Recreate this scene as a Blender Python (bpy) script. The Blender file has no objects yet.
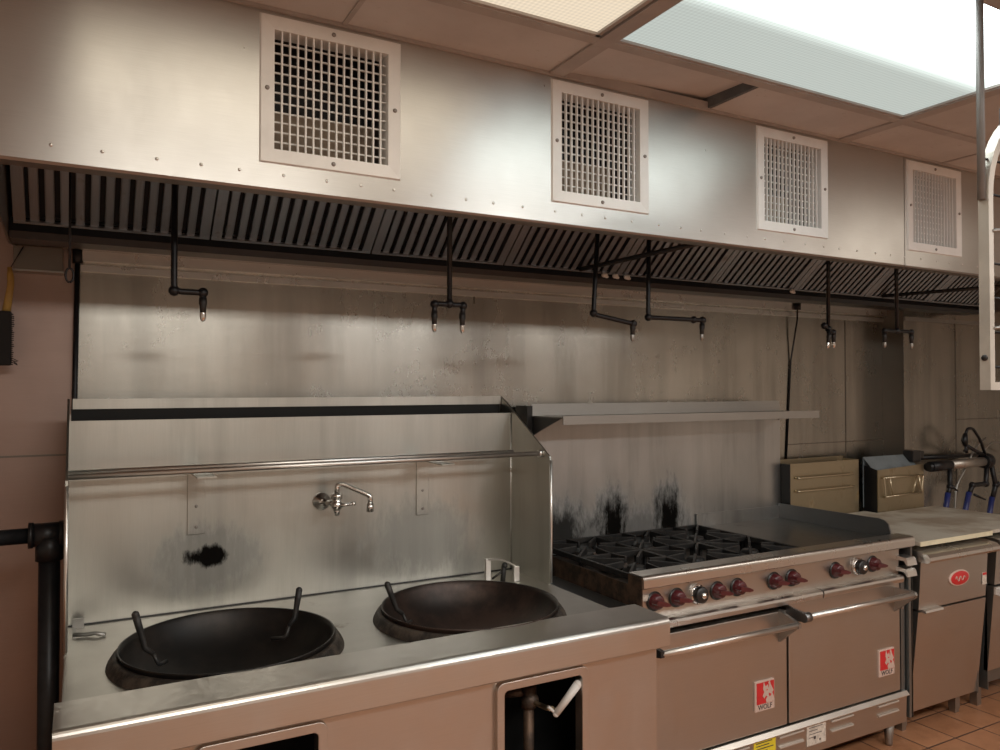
import bpy, bmesh, math, random
from mathutils import Vector, Matrix
random.seed(7)
PI = math.pi
C = bpy.context.scene.collection

# ------------------------------------------------------------------ mesh helpers
class MB:
    """collects shapes into one mesh"""
    def __init__(s): s.v = []; s.f = []; s.m = []; s.sm = []
    def add(s, verts, faces, mi=0, smooth=False):
        o = len(s.v); s.v += [tuple(p) for p in verts]
        for f in faces: s.f.append([i + o for i in f]); s.m.append(mi); s.sm.append(smooth)
        return s
    def box(s, x0, x1, y0, y1, z0, z1, mi=0):
        P = [(x, y, z) for x in (x0, x1) for y in (y0, y1) for z in (z0, z1)]
        return s.add(P, [(0,1,3,2),(4,6,7,5),(0,4,5,1),(2,3,7,6),(0,2,6,4),(1,5,7,3)], mi)
    def rbox(s, x0, x1, y0, y1, z0, z1, b=.004, mi=0):
        bm = bmesh.new()
        bmesh.ops.create_cube(bm, size=1)
        for v in bm.verts:
            v.co = ((x0+x1)/2 + v.co.x*(x1-x0), (y0+y1)/2 + v.co.y*(y1-y0), (z0+z1)/2 + v.co.z*(z1-z0))
        bmesh.ops.bevel(bm, geom=bm.edges[:], offset=b, segments=2, profile=.6, affect='EDGES')
        return s.frombm(bm, mi)
    def frombm(s, bm, mi=0, smooth=False):
        bm.verts.index_update()
        s.add([v.co[:] for v in bm.verts], [[v.index for v in f.verts] for f in bm.faces], mi, smooth); bm.free(); return s
    def prism_x(s, prof, x0, x1, mi=0, smooth=False):
        """profile of (y,z) points extruded along X"""
        n = len(prof)
        P = [(x0, y, z) for y, z in prof] + [(x1, y, z) for y, z in prof]
        s.add(P, [(i, (i+1) % n, n+(i+1) % n, n+i) for i in range(n)], mi, smooth)
        return s.add(P, [list(range(n))[::-1], list(range(n, 2*n))], mi)
    def prism_y(s, prof, y0, y1, mi=0):
        n = len(prof)
        P = [(x, y0, z) for x, z in prof] + [(x, y1, z) for x, z in prof]
        s.add(P, [(i, n+i, n+(i+1) % n, (i+1) % n) for i in range(n)], mi)
        return s.add(P, [list(range(n)), list(range(n, 2*n))[::-1]], mi)
    def prism_z(s, prof, z0, z1, mi=0):
        n = len(prof)
        P = [(x, y, z0) for x, y in prof] + [(x, y, z1) for x, y in prof]
        s.add(P, [(i, (i+1) % n, n+(i+1) % n, n+i) for i in range(n)], mi)
        return s.add(P, [list(range(n))[::-1], list(range(n, 2*n))], mi)
    def tube(s, pts, r, mi=0, n=14, caps=True):
        pts = [Vector(p) for p in pts]
        rs = r if isinstance(r, (list, tuple)) else [r]*len(pts)
        t0 = (pts[1]-pts[0]).normalized()
        u = t0.orthogonal().normalized()
        rings = []
        for i, p in enumerate(pts):
            if i == 0: t = t0
            elif i == len(pts)-1: t = (pts[i]-pts[i-1]).normalized()
            else: t = ((pts[i]-pts[i-1]).normalized() + (pts[i+1]-pts[i]).normalized()).normalized()
            u = (u - t*u.dot(t)).normalized(); w = t.cross(u)
            rings.append([p + (u*math.cos(a)+w*math.sin(a))*rs[i] for a in [2*PI*k/n for k in range(n)]])
        V = [q for R in rings for q in R]
        F = [(i*n+k, i*n+(k+1) % n, (i+1)*n+(k+1) % n, (i+1)*n+k) for i in range(len(pts)-1) for k in range(n)]
        s.add(V, F, mi, True)
        if caps: s.add(V, [list(range(n))[::-1], list(range((len(pts)-1)*n, len(pts)*n))], mi)
        return s
    def lathe(s, prof, c=(0,0,0), axis=(0,0,1), n=48, mi=0, smooth=True):
        """profile of (r,h); turned about an axis through c"""
        a = Vector(axis).normalized(); u = a.orthogonal().normalized(); w = a.cross(u); c = Vector(c)
        V = []; m = len(prof)
        for k in range(n):
            d = u*math.cos(2*PI*k/n) + w*math.sin(2*PI*k/n)
            V += [c + d*r + a*h for r, h in prof]
        F = [(k*m+i, ((k+1) % n)*m+i, ((k+1) % n)*m+i+1, k*m+i+1) for k in range(n) for i in range(m-1)]
        s.add(V, F, mi, smooth)
        for i in (0, m-1):
            if prof[i][0] > 1e-6 : pass
        return s
    def sphere(s, c, r, mi=0, n=12, sc=(1,1,1)):
        prof = [(max(1e-5, r*math.sin(PI*i/n)), -r*math.cos(PI*i/n)) for i in range(n+1)]
        V0 = len(s.v); s.lathe(prof, (0,0,0), (0,0,1), n*2, mi)
        for i in range(V0, len(s.v)):
            x, y, z = s.v[i]; s.v[i] = (c[0]+x*sc[0], c[1]+y*sc[1], c[2]+z*sc[2])
        return s
    def text(s, body, size, mtx, mi=0, ext=.0006):
        cu = bpy.data.curves.new('t', 'FONT'); cu.body = body; cu.size = size; cu.extrude = ext
        cu.align_x = 'CENTER'; cu.align_y = 'CENTER'; cu.resolution_u = 3; cu.offset = size*.012
        o = bpy.data.objects.new('t', cu); C.objects.link(o)
        dg = bpy.context.evaluated_depsgraph_get(); me = bpy.data.meshes.new_from_object(o.evaluated_get(dg))
        s.add([mtx @ v.co for v in me.vertices], [list(p.vertices) for p in me.polygons], mi)
        bpy.data.objects.remove(o); bpy.data.meshes.remove(me); bpy.data.curves.remove(cu)
        return s

def bend(pts, r=.012, n=5):
    """round the corners of a polyline"""
    P = [Vector(p) for p in pts]; out = [P[0]]
    for i in range(1, len(P)-1):
        a, b, c = P[i-1], P[i], P[i+1]
        d1 = (a-b); d2 = (c-b); k = min(r, d1.length*.45, d2.length*.45)
        p0 = b + d1.normalized()*k; p1 = b + d2.normalized()*k
        for j in range(n+1):
            t = j/n; out.append(p0*(1-t)**2 + b*2*t*(1-t) + p1*t*t)
    out.append(P[-1]); return out

ORIG = {}
def root_of(o):
    while o.parent: o = o.parent
    return o
def obj(name, mb, mat, parent=None, bevel=0, loc=None):
    mats = mat if isinstance(mat, (list, tuple)) else [mat]
    L = Vector(ORIG[root_of(parent)]) if parent else Vector(loc or (0,0,0))
    me = bpy.data.meshes.new(name)
    me.from_pydata([tuple(Vector(v)-L) for v in mb.v], [], mb.f)
    for m in mats: me.materials.append(m)
    for p, mi, sm in zip(me.polygons, mb.m, mb.sm): p.material_index = mi; p.use_smooth = sm
    bm = bmesh.new(); bm.from_mesh(me)
    bmesh.ops.remove_doubles(bm, verts=bm.verts, dist=1e-5)
    bmesh.ops.recalc_face_normals(bm, faces=bm.faces)
    bm.to_mesh(me); bm.free(); me.update()
    o = bpy.data.objects.new(name, me); C.objects.link(o)
    if parent: o.parent = parent
    else: o.location = L; ORIG[o] = tuple(L)
    if bevel:
        b = o.modifiers.new('edge', 'BEVEL'); b.width = bevel; b.segments = 2; b.limit_method = 'ANGLE'; b.angle_limit = .7
    return o
def thing(name, loc, label, cat, group=None):
    o = bpy.data.objects.new(name, None); C.objects.link(o); o.location = loc; o.empty_display_size = .05
    ORIG[o] = tuple(loc); return tag(o, label, cat, group)
def tag(o, label=None, cat=None, group=None, kind=None):
    if label: o['label'] = label
    if cat: o['category'] = cat
    if group: o['group'] = group
    if kind: o['kind'] = kind
    return o
def struct(name, mb, mat): return tag(obj(name, mb, mat), kind='structure')
def dup(t, loc, label=None, group=None):
    r = t.copy(); C.objects.link(r); r.location = loc; ORIG[r] = tuple(loc)
    if label: r['label'] = label
    if group: r['group'] = group
    for ch in list(t.children):
        c = ch.copy(); C.objects.link(c); c.parent = r
        for g in ch.children:
            d = g.copy(); C.objects.link(d); d.parent = c
    return r

# ------------------------------------------------------------------ materials
def newmat(name):
    m = bpy.data.materials.new(name); m.use_nodes = True
    nt = m.node_tree; b = nt.nodes['Principled BSDF']; return m, nt, b
def N(nt, t, **kw):
    n = nt.nodes.new(t)
    for k, v in kw.items(): setattr(n, k, v)
    return n
def lk(nt, a, b): nt.links.new(a, b)
def noise(nt, scale=(1,1,1), s=1, detail=3, rough=.55, loc=(0,0,0)):
    g = N(nt, 'ShaderNodeNewGeometry'); mp = N(nt, 'ShaderNodeMapping')
    mp.inputs['Scale'].default_value = scale; mp.inputs['Location'].default_value = loc
    lk(nt, g.outputs['Position'], mp.inputs['Vector'])
    n = N(nt, 'ShaderNodeTexNoise'); n.inputs['Scale'].default_value = s; n.inputs['Detail'].default_value = detail
    n.inputs['Roughness'].default_value = rough
    lk(nt, mp.outputs['Vector'], n.inputs['Vector']); return n.outputs['Fac']
def ramp(nt, fac, a, b, va=0., vb=1.):
    r = N(nt, 'ShaderNodeMapRange'); r.interpolation_type = 'SMOOTHSTEP'
    for i, v in zip(('From Min','From Max','To Min','To Max'), (a, b, va, vb)): r.inputs[i].default_value = v
    lk(nt, fac, r.inputs['Value']); return r.outputs['Result']
def mth(nt, op, a, b=None):
    n = N(nt, 'ShaderNodeMath', operation=op)
    for i, x in enumerate((a, b)):
        if x is None: continue
        if isinstance(x, (int, float)): n.inputs[i].default_value = x
        else: lk(nt, x, n.inputs[i])
    return n.outputs[0]
def mixc(nt, fac, a, b, mode='MIX'):
    n = N(nt, 'ShaderNodeMix', data_type='RGBA', blend_type=mode)
    for i, x in ((0, fac), (6, a), (7, b)):
        if isinstance(x, (int, float)): n.inputs[i].default_value = x
        elif isinstance(x, (tuple, list)): n.inputs[i].default_value = (*x[:3], 1)
        else: lk(nt, x, n.inputs[i])
    return n.outputs[2]
def blobs(nt, spots, sc=9., edge=.5):
    """soot patches: world centre, radii -> mask with ragged edges"""
    g = N(nt, 'ShaderNodeNewGeometry'); tot = None
    nz = noise(nt, (26,26,9), 1, 5, .7)
    for c, r, k in spots:
        mp = N(nt, 'ShaderNodeMapping', vector_type='TEXTURE')
        mp.inputs['Location'].default_value = c; mp.inputs['Scale'].default_value = r
        lk(nt, g.outputs['Position'], mp.inputs['Vector'])
        ln = N(nt, 'ShaderNodeVectorMath', operation='LENGTH'); lk(nt, mp.outputs[0], ln.inputs[0])
        e = mth(nt, 'ADD', ln.outputs['Value'], mth(nt, 'MULTIPLY', mth(nt, 'SUBTRACT', nz, .5), 1.5))
        v = mth(nt, 'MULTIPLY', ramp(nt, e, 1.05, 1.05-edge), k)
        tot = v if tot is None else mth(nt, 'MAXIMUM', tot, v)
    return tot
def steel(name, col=(.58,.565,.54), rough=.3, grain=(2,2,120), tan=(0,0,1), aniso=.55, smear=.18, soot=None, grime=None, gcol=(.16,.10,.06), gscale=3.2, metal=1., edge=.5, drip=0.):
    m, nt, b = newmat(name)
    fine = noise(nt, grain, 6, 2); big = noise(nt, (1,1,1), gscale, 5, .6); mid = noise(nt, (1,1,.6), 11, 4, .65, (3,1,7))
    c = mixc(nt, mth(nt, 'MULTIPLY', big, smear*2), col, tuple(x*.66 for x in col))
    c = mixc(nt, ramp(nt, fine, .35, .65, 0, .14), c, tuple(min(1, x*1.2) for x in col))
    if drip:
        dn = noise(nt, (9,9,.7), 1, 5, .62, (2,5,1)); d2 = noise(nt, (2.2,2.2,.8), 1, 3, .5, (7,1,3))
        c = mixc(nt, mth(nt, 'MULTIPLY', ramp(nt, dn, .42, .66), drip), c, tuple(x*.45 for x in col))
        c = mixc(nt, mth(nt, 'MULTIPLY', ramp(nt, d2, .40, .62), drip*.8), c, tuple(min(1, x*1.35) for x in col))
    rr = mth(nt, 'ADD', rough-.08, mth(nt, 'ADD', mth(nt, 'MULTIPLY', mid, .12), mth(nt, 'MULTIPLY', big, .10)))
    met = metal
    if grime:
        k = ramp(nt, mid, grime, grime+.22)
        c = mixc(nt, k, c, gcol); rr = mth(nt, 'ADD', rr, mth(nt, 'MULTIPLY', k, .3)); met = mth(nt, 'SUBTRACT', metal, mth(nt, 'MULTIPLY', k, .7))
    if soot:
        k = blobs(nt, soot, edge=edge)
        c = mixc(nt, k, c, (.006,.0055,.005)); rr = mth(nt, 'ADD', rr, mth(nt, 'MULTIPLY', k, .4))
        met = mth(nt, 'SUBTRACT', met, mth(nt, 'MULTIPLY', k, .9)); lk(nt, mth(nt, 'MULTIPLY', mth(nt, 'SUBTRACT', 1., k), .5), b.inputs['Specular IOR Level'])
    lk(nt, c, b.inputs['Base Color']); lk(nt, rr, b.inputs['Roughness'])
    if isinstance(met, float): b.inputs['Metallic'].default_value = met
    else: lk(nt, met, b.inputs['Metallic'])
    if aniso:
        b.inputs['Anisotropic'].default_value = aniso
        t = N(nt, 'ShaderNodeCombineXYZ')
        for i in range(3): t.inputs[i].default_value = tan[i]
        lk(nt, t.outputs[0], b.inputs['Tangent'])
    bp = N(nt, 'ShaderNodeBump'); bp.inputs['Strength'].default_value = .06; bp.inputs['Distance'].default_value = .01
    lk(nt, mth(nt, 'ADD', mth(nt, 'MULTIPLY', fine, .25), noise(nt, (1,1,1), 2.2, 1, .4)), bp.inputs['Height']); lk(nt, bp.outputs[0], b.inputs['Normal'])
    return m
def paint(name, col, rough=.5, var=.25, scale=8, metal=0., col2=None, bump=0.):
    m, nt, b = newmat(name)
    n = noise(nt, (1,1,1), scale, 5, .62)
    lk(nt, mixc(nt, ramp(nt, n, .38, .66), col, col2 or tuple(x*(1-var) for x in col)), b.inputs['Base Color'])
    b.inputs['Roughness'].default_value = rough; b.inputs['Metallic'].default_value = metal
    if bump:
        bp = N(nt, 'ShaderNodeBump'); bp.inputs['Strength'].default_value = bump; bp.inputs['Distance'].default_value = .004
        lk(nt, noise(nt, (1,1,1), scale*6, 4), bp.inputs['Height']); lk(nt, bp.outputs[0], b.inputs['Normal'])
    return m

M = {}
M['hood'] = steel('hood_steel', (.62,.605,.575), .28, smear=.35, aniso=.6)
M['lip'] = steel('lip_steel', (.30,.27,.25), .42, aniso=0)
M['wall'] = steel('wall_steel', (.47,.455,.41), .23, smear=.4, drip=.45)
M['walldarkrefl'] = steel('chase_side_dark_reflection', (.20,.185,.17), .34, smear=.3, aniso=0)  # chase side: a dark reflection put into the steel colour
M['wallredrefl'] = steel('wall_end_floor_reflection', (.37,.275,.24), .42, smear=.2, grime=.66, gcol=(.2,.14,.11), aniso=0)  # same steel wall, the red floor's reflection put into its colour
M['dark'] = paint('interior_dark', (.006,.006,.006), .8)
M['duct'] = paint('duct_grey', (.016,.018,.023), .6)
M['ductbeige'] = paint('duct_fibre', (.36,.28,.21), .9)
M['filter'] = steel('filter_steel', (.50,.54,.59), .36, grain=(60,2,2), aniso=0, smear=.5, grime=.6, gcol=(.14,.13,.12))
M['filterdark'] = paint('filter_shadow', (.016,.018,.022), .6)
M['trough'] = paint('trough_grease', (.022,.026,.032), .38, metal=.5)
M['grille'] = paint('grille_enamel', (.88,.87,.85), .34, .08)
M['screw'] = steel('screw_steel', (.32,.29,.27), .4, aniso=0)
M['rivet'] = steel('rivet_steel', (.75,.73,.7), .25, aniso=0)
M['range'] = steel('wok_range_steel', (.60,.57,.53), .30, smear=.22, grime=.70, gcol=(.3,.22,.16))
M['splash'] = steel('backsplash_steel', (.50,.495,.455), .30, grain=(90,90,2), tan=(0,0,1), smear=.35, drip=.35,
    soot=[((.365,2.578,1.04),(.085,.1,.045),1.), ((.365,2.578,1.03),(.19,.1,.13),.35), ((1.10,2.578,1.03),(.24,.1,.16),.3)], edge=.55)
M['deck'] = steel('deck_steel', (.52,.50,.46), .36, smear=.3, grime=.62, gcol=(.20,.15,.11), aniso=0)
M['apron'] = steel('apron_steel', (.56,.50,.45), .34, grain=(2,2,120), smear=.2, aniso=.5)
M['collar'] = paint('burnt_iron_ring', (.022,.019,.017), .6, .6, 26, .5, (.09,.07,.055), .3)
M['wokiron'] = paint('seasoned_wok_iron', (.030,.024,.022), .40, .5, 7, .75, (.075,.048,.04), .1)
M['wokblack'] = paint('sooty_wok_iron', (.011,.010,.010), .45, .4, 9, .6, (.022,.018,.016), .1)
M['iron'] = paint('black_cast_iron', (.018,.018,.019), .48, .4, 20, .4, (.035,.032,.03), .2)
M['blackpipe'] = paint('black_pipe', (.014,.015,.018), .4, .4, 30, .4)
M['chrome'] = steel('chrome', (.80,.79,.77), .12, aniso=0, smear=.05)
M['bar'] = steel('polished_bar', (.80,.78,.75), .30, aniso=0, smear=.05)
M['range2'] = steel('oven_steel', (.56,.52,.48), .32, smear=.16, aniso=.4)
M['bullnose'] = steel('bullnose_steel', (.70,.68,.65), .26, smear=.1, aniso=.3)
M['back'] = steel('backguard_steel', (.48,.485,.48), .34, grain=(70,70,2), smear=.35, aniso=.3, drip=.5,
    soot=[((2.15,2.84,.94),(.165,.1,.21),1.), ((2.475,2.84,.95),(.125,.1,.22),1.), ((1.88,2.84,.93),(.18,.1,.18),.95), ((2.2,2.84,.90),(.62,.1,.16),.6)], edge=.8)
M['rust'] = paint('rusty_greasy_steel', (.05,.036,.028), .5, .5, 18, .5, (.14,.085,.055), .25)
M['greasepan'] = paint('greasy_burner_pan', (.025,.022,.02), .45, .4, 18, .5, (.09,.07,.055))
M['panlit'] = paint('lit_pan_patch', (.30,.22,.18), .5, .4, 14, .6, (.07,.05,.045))  # burner pan with the light it catches put into the colour
M['griddle'] = steel('griddle_plate', (.30,.295,.28), .34, smear=.4, aniso=0, grime=.6, gcol=(.12,.09,.07))
M['splashdark'] = steel('griddle_splash_steel', (.24,.245,.25), .36, aniso=0, smear=.3)
M['knob'] = paint('maroon_knob', (.085,.012,.016), .32, .3, 30)
M['black'] = paint('black_plastic', (.012,.012,.013), .35)
M['white'] = paint('white_plastic', (.75,.72,.68), .45, .1)
M['red'] = paint('badge_red', (.62,.02,.025), .35, .15)
M['badgewhite'] = paint('badge_cream', (.60,.44,.37), .4, .12)
M['yellow'] = paint('yellow_sticker', (.85,.66,.03), .5, .1)
M['ink'] = paint('sticker_ink', (.06,.05,.05), .6)
M['paper'] = paint('paper_label', (.72,.64,.55), .6, .35, 60)
M['board'] = paint('worn_cutting_board', (.55,.51,.43), .55, .4, 5, 0., (.36,.29,.22))
M['boardedge'] = paint('board_edge', (.80,.74,.52), .5, .12)
M['fryer'] = steel('fryer_steel', (.58,.54,.50), .34, smear=.14, aniso=.3)
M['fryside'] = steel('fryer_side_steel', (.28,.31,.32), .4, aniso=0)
M['flue'] = steel('greasy_flue_steel', (.44,.375,.26), .38, smear=.25, grime=.56, gcol=(.22,.13,.04), aniso=0)
M['brass'] = steel('worn_brass_rod', (.72,.62,.45), .28, aniso=0)
M['blueinside'] = paint('flue_inside', (.20,.235,.255), .5, .3)
M['silverwrap'] = steel('wrapped_pipe', (.62,.58,.53), .38, aniso=0, smear=.4, grime=.6, gcol=(.25,.2,.16))
M['bluehose'] = paint('blue_hose', (.02,.03,.16), .4)
M['galv'] = steel('galvanised', (.42,.41,.39), .4, aniso=0, smear=.3)
M['frame'] = paint('hanging_rack_steel', (.62,.57,.50), .42, .2, 6, .5)
M['rod'] = paint('dull_rod', (.22,.21,.20), .5, .2, 8, .3)
M['wood'] = paint('yellow_wood', (.42,.25,.06), .5, .3, 30)
M['bristle'] = paint('black_bristle', (.008,.008,.008), .8, .2, 80, 0, None, .5)
M['box'] = steel('dull_box_steel', (.20,.18,.16), .38, aniso=0)

def tile_mat():
    m, nt, b = newmat('ceiling_tile_board')
    n = noise(nt, (1,1,1), 60, 4, .7); g = noise(nt, (1,1,1), 3, 4, .6, (5,2,1))
    c = mixc(nt, ramp(nt, g, .35, .7), (.60,.56,.54), (.51,.47,.45))
    c = mixc(nt, ramp(nt, n, .62, .72, 0, .4), c, (.30,.23,.19))
    lk(nt, c, b.inputs['Base Color']); b.inputs['Roughness'].default_value = .9
    return m
M['tile'] = tile_mat()
M['tbar'] = paint('ceiling_bar', (.44,.39,.365), .6, .15)
M['tbardark'] = paint('ceiling_bar_shadow', (.13,.14,.15), .7)
def floor_mat():
    m, nt, b = newmat('quarry_tile')
    g = N(nt, 'ShaderNodeNewGeometry'); mp = N(nt, 'ShaderNodeMapping')
    mp.inputs['Location'].default_value = (-.06, -.067+.2, 0)
    lk(nt, g.outputs['Position'], mp.inputs['Vector'])
    br = N(nt, 'ShaderNodeTexBrick'); br.offset = 0; br.squash = 1
    for k, v in (('Scale', 1), ('Mortar Size', .004), ('Brick Width', .2), ('Row Height', .2), ('Mortar Smooth', .1), ('Bias', 0)): br.inputs[k].default_value = v
    br.inputs['Color1'].default_value = (.44,.20,.10,1); br.inputs['Color2'].default_value = (.36,.155,.075,1); br.inputs['Mortar'].default_value = (.07,.04,.03,1)
    lk(nt, mp.outputs[0], br.inputs['Vector'])
    n = noise(nt, (1,1,1), 9, 5, .65)
    lk(nt, mixc(nt, ramp(nt, n, .4, .75, 0, .5), br.outputs['Color'], (.22,.085,.04)), b.inputs['Base Color'])
    b.inputs['Roughness'].default_value = .38
    bp = N(nt, 'ShaderNodeBump', invert=True); bp.inputs['Strength'].default_value = .5; bp.inputs['Distance'].default_value = .004
    lk(nt, br.outputs['Fac'], bp.inputs['Height']); lk(nt, bp.outputs[0], b.inputs['Normal'])
    return m
M['floor'] = floor_mat()
M['room'] = paint('painted_room_wall', (.58,.52,.45), .6, .15, 2)

def diffuser(name, edge, mid, ymid, half, lo, hi):
    """ribbed prismatic sheet; the tubes behind it glow through as brighter bands"""
    m, nt, b = newmat(name)
    g = N(nt, 'ShaderNodeNewGeometry'); sp = N(nt, 'ShaderNodeSeparateXYZ'); lk(nt, g.outputs['Position'], sp.inputs[0])
    d = mth(nt, 'ABSOLUTE', mth(nt, 'SUBTRACT', sp.outputs['Y'], ymid))
    k = ramp(nt, d, half, half*.12)
    rib = mth(nt, 'SINE', mth(nt, 'MULTIPLY', sp.outputs['X'], 2*PI/.0125))
    rib2 = mth(nt, 'SINE', mth(nt, 'MULTIPLY', sp.outputs['Y'], 2*PI/.0125))
    st = mth(nt, 'ADD', lo, mth(nt, 'MULTIPLY', k, hi-lo))
    st = mth(nt, 'MULTIPLY', st, mth(nt, 'ADD', 1, mth(nt, 'MULTIPLY', mth(nt, 'ADD', rib, rib2), .07)))
    b.inputs['Base Color'].default_value = (.2,.2,.19,1); b.inputs['Roughness'].default_value = .5
    lk(nt, mixc(nt, k, edge, mid), b.inputs['Emission Color']); lk(nt, st, b.inputs['Emission Strength'])
    return m
M['lampwarm'] = diffuser('warm_diffuser', (1,.84,.62), (1,.90,.73), 1.09, .28, .66, 3.2)
M['lampcool'] = diffuser('cool_diffuser', (.80,.92,.86), (.90,1,.99), 1.07, .30, .46, 5.0)

# ------------------------------------------------------------------ the room
CZ = 2.46; WY = 2.95; HY = 1.83
struct('floor', MB().box(-1.4, 5.6, -2.6, 3.1, -.06, 0), M['floor'])
w = MB().box(.0, 4.25, WY, WY+.08, 0, CZ)                                  # main sheet
w.box(4.243, 5.6, 2.815, WY+.08, 0, CZ)
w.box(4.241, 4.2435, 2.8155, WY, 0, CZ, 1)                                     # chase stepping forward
struct('wall_back', w, [M['wall'], M['walldarkrefl']])
struct('wall_back_end', MB().box(-1.4, 0, WY, WY+.08, 0, CZ), M['wallredrefl'])
bpy.data.objects['wall_back_end'].name = 'wall_rear_left'
struct('wall_left', MB().box(-1.48, -1.4, -2.6, 3, 0, CZ), M['room'])
struct('wall_right', MB().box(5.6, 5.68, -2.6, 3, 0, CZ), M['room'])
struct('wall_front', MB().box(-1.48, 5.68, -2.68, -2.6, 0, CZ), M['room'])
# trims and seams on the steel wall
struct('trim_1', MB().box(0, 4.243, WY-.012, WY, 1.962, 1.984).box(0, 4.243, WY-.03, WY, 1.996, 2.03), M['bullnose'])  # wall strips in brighter steel, reflected light put into their colour
sm = MB()
for x, z0, z1 in ((1.492, 1.93, 1.99), (3.90, .9, 1.955)): sm.box(x, x+.003, WY-.003, WY, z0, z1)
sm.box(3.42, 4.243, WY-.003, WY, 1.255, 1.259)
sm.box(4.75, 4.753, 2.812, 2.815, .9, 2.0).box(4.75, 5.6, 2.811, 2.815, 1.37, 1.374)
struct('trim_2', sm, M['box'])
struct('trim_3', MB().box(-1.3, 0, WY-.003, WY, 1.345, 1.351), M['box'])
struct('trim_4', MB().box(4.243, 5.6, 2.803, 2.815, 1.962, 1.984), M['galv'])

# ceiling: boards between bars, with the openings for the two light fixtures and one board sunk above its bars
GX = [-1.256, -.037, 1.182, 2.405, 3.624, 4.843, 5.6]
GY = [-2.6, -2.06, -1.45, -.84, -.235, .375, .985, 1.594]
lights = {(-.037, .985): 1, (1.182, .985): 1}
ce = MB()
def board(x0, x1, y0, y1, z=CZ): ce.box(x0, x1, y0, y1, z, z+.015)
xs = [-1.4] + GX
for i in range(len(xs)-1):
    for j in range(len(GY)-1):
        if (xs[i], GY[j]) in lights: continue
        board(xs[i], xs[i+1], GY[j], GY[j+1])
half = [-1.4, -.65, -.037, .567, 1.182, 1.765, 2.405, 3.0, 3.624, 4.23, 4.843, 5.6]
for i in range(len(half)-1):
    if half[i] == 1.182:
        ce.add([(1.19,1.604,CZ+.004),(1.757,1.604,CZ+.026),(1.757,1.86,CZ+.036),(1.19,1.86,CZ+.008)], [(0,3,2,1)])   # tipped board
        ce.box(1.182, 1.77, 1.594, 1.86, CZ+.09, CZ+.10, 2)
    else: board(half[i], half[i+1], 1.594, 1.86)
ce.box(-1.4, 5.6, 1.84, 3.0, CZ, CZ+.015)
ce.box(-1.4, 5.6, -2.6, 3.0, CZ+.16, CZ+.17, 2)                            # void above
for y in GY[1:]: ce.box(-1.4, 5.6, y-.016, y+.016, CZ-.006, CZ+.03, 1)
for x in GX[:-1]:
    wd = .024
    ce.box(x-wd, x+wd, -2.6, 1.84, CZ-.0068, CZ+.031, 1)
for x in (.567, 3.0, 4.23): ce.box(x-.006, x+.006, 1.594, 1.84, CZ-.004, CZ+.01, 1)
ce.box(1.755, 1.768, 1.60, 1.84, CZ, CZ+.09, 2)
ce.box(-1.4, 5.6, 1.819, 1.829, CZ-.008, CZ+.02, 1)
struct('ceiling', ce, [M['tile'], M['tbar'], M['tbardark']])

def ceiling_light(x0, x1, mat, label):
    t = thing('ceiling_light', ((x0+x1)/2, 1.29, CZ), label, 'ceiling light')
    y0, y1 = .999, 1.580
    obj('light_frame', MB().box(x0, x1, y1-.012, y1, CZ-.003, CZ+.06).box(x0, x1, y0, y0+.012, CZ-.003, CZ+.06)
        .box(x0, x0+.012, y0, y1, CZ-.003, CZ+.06).box(x1-.012, x1, y0, y1, CZ-.003, CZ+.06).box(x0, x1, y0, y1, CZ+.058, CZ+.064), M['tbar'], t)
    obj('diffuser', MB().box(x0+.012, x1-.012, y0+.012, y1-.012, CZ+.004, CZ+.008), mat, t)
    return t
ceiling_light(-.02, 1.152, M['lampwarm'], 'warm yellowish ribbed ceiling light panel, left of the two')
ceiling_light(1.194, 2.385, M['lampcool'], 'cool white ribbed ceiling light panel with blown-out glow, right of the two')

# ------------------------------------------------------------------ exhaust hood
hood = thing('exhaust_hood', (2.2, 2.35, 2.0), 'long stainless exhaust hood with dark baffle filters over the cooking line', 'exhaust hood')
VX = [.367, 1.170, 1.980, 2.785]; VW = .350; VZ0, VZ1 = 2.095, 2.445
def front(x0, x1, vents):
    mb = MB(); z0, z1 = 2.037, CZ; x = x0
    for v in vents:
        a, b_ = v+.028, v+VW-.028
        mb.box(x, a, HY, HY+.003, z0, z1); mb.box(a, b_, HY, HY+.003, z0, VZ0+.028); mb.box(a, b_, HY, HY+.003, VZ1-.028, z1); x = b_
    mb.box(x, x1, HY, HY+.003, z0, z1); return mb
fp = obj('front_panel', front(-.175, 2.768, VX[:3]), M['hood'], hood)
fq = obj('front_panel', front(2.772, 4.66, VX[3:]), M['hood'], hood)
for x0, x1 in ((-.175, 2.768), (2.772, 4.66)):
    obj('lip', MB().prism_x([(HY,2.037),(HY+.004,2.031),(HY+.085,2.040),(HY+.085,2.075),(HY+.08,2.075),(HY+.08,2.046),(HY+.004,2.040)], x0, x1), M['lip'], hood)
end = [(HY,2.037),(HY,CZ),(WY-.004,CZ),(WY-.004,2.03),(2.70,2.0),(2.60,2.0)]
obj('end_panel', MB().prism_x(end, -.180, -.174), M['lip'], hood)
obj('end_panel', MB().prism_x(end, 4.655, 4.661), M['lip'], hood)
rv = MB().sphere((0,0,0), .0042, sc=(1,.5,1), n=6)
x = -.05; k = 0
proto = None
while x < 4.6:
    if proto is None:
        mb = MB(); mb.sphere((x, HY, 2.071), .0042, sc=(1,.5,1), n=6); proto = obj('rivet', mb, M['rivet'], hood); px = x
    else:
        c = proto.copy(); C.objects.link(c); c.parent = hood; c.location = (x-px, 0, -.004*(x/3))
    x += .094 + .012*math.sin(k*1.7); k += 1
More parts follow.
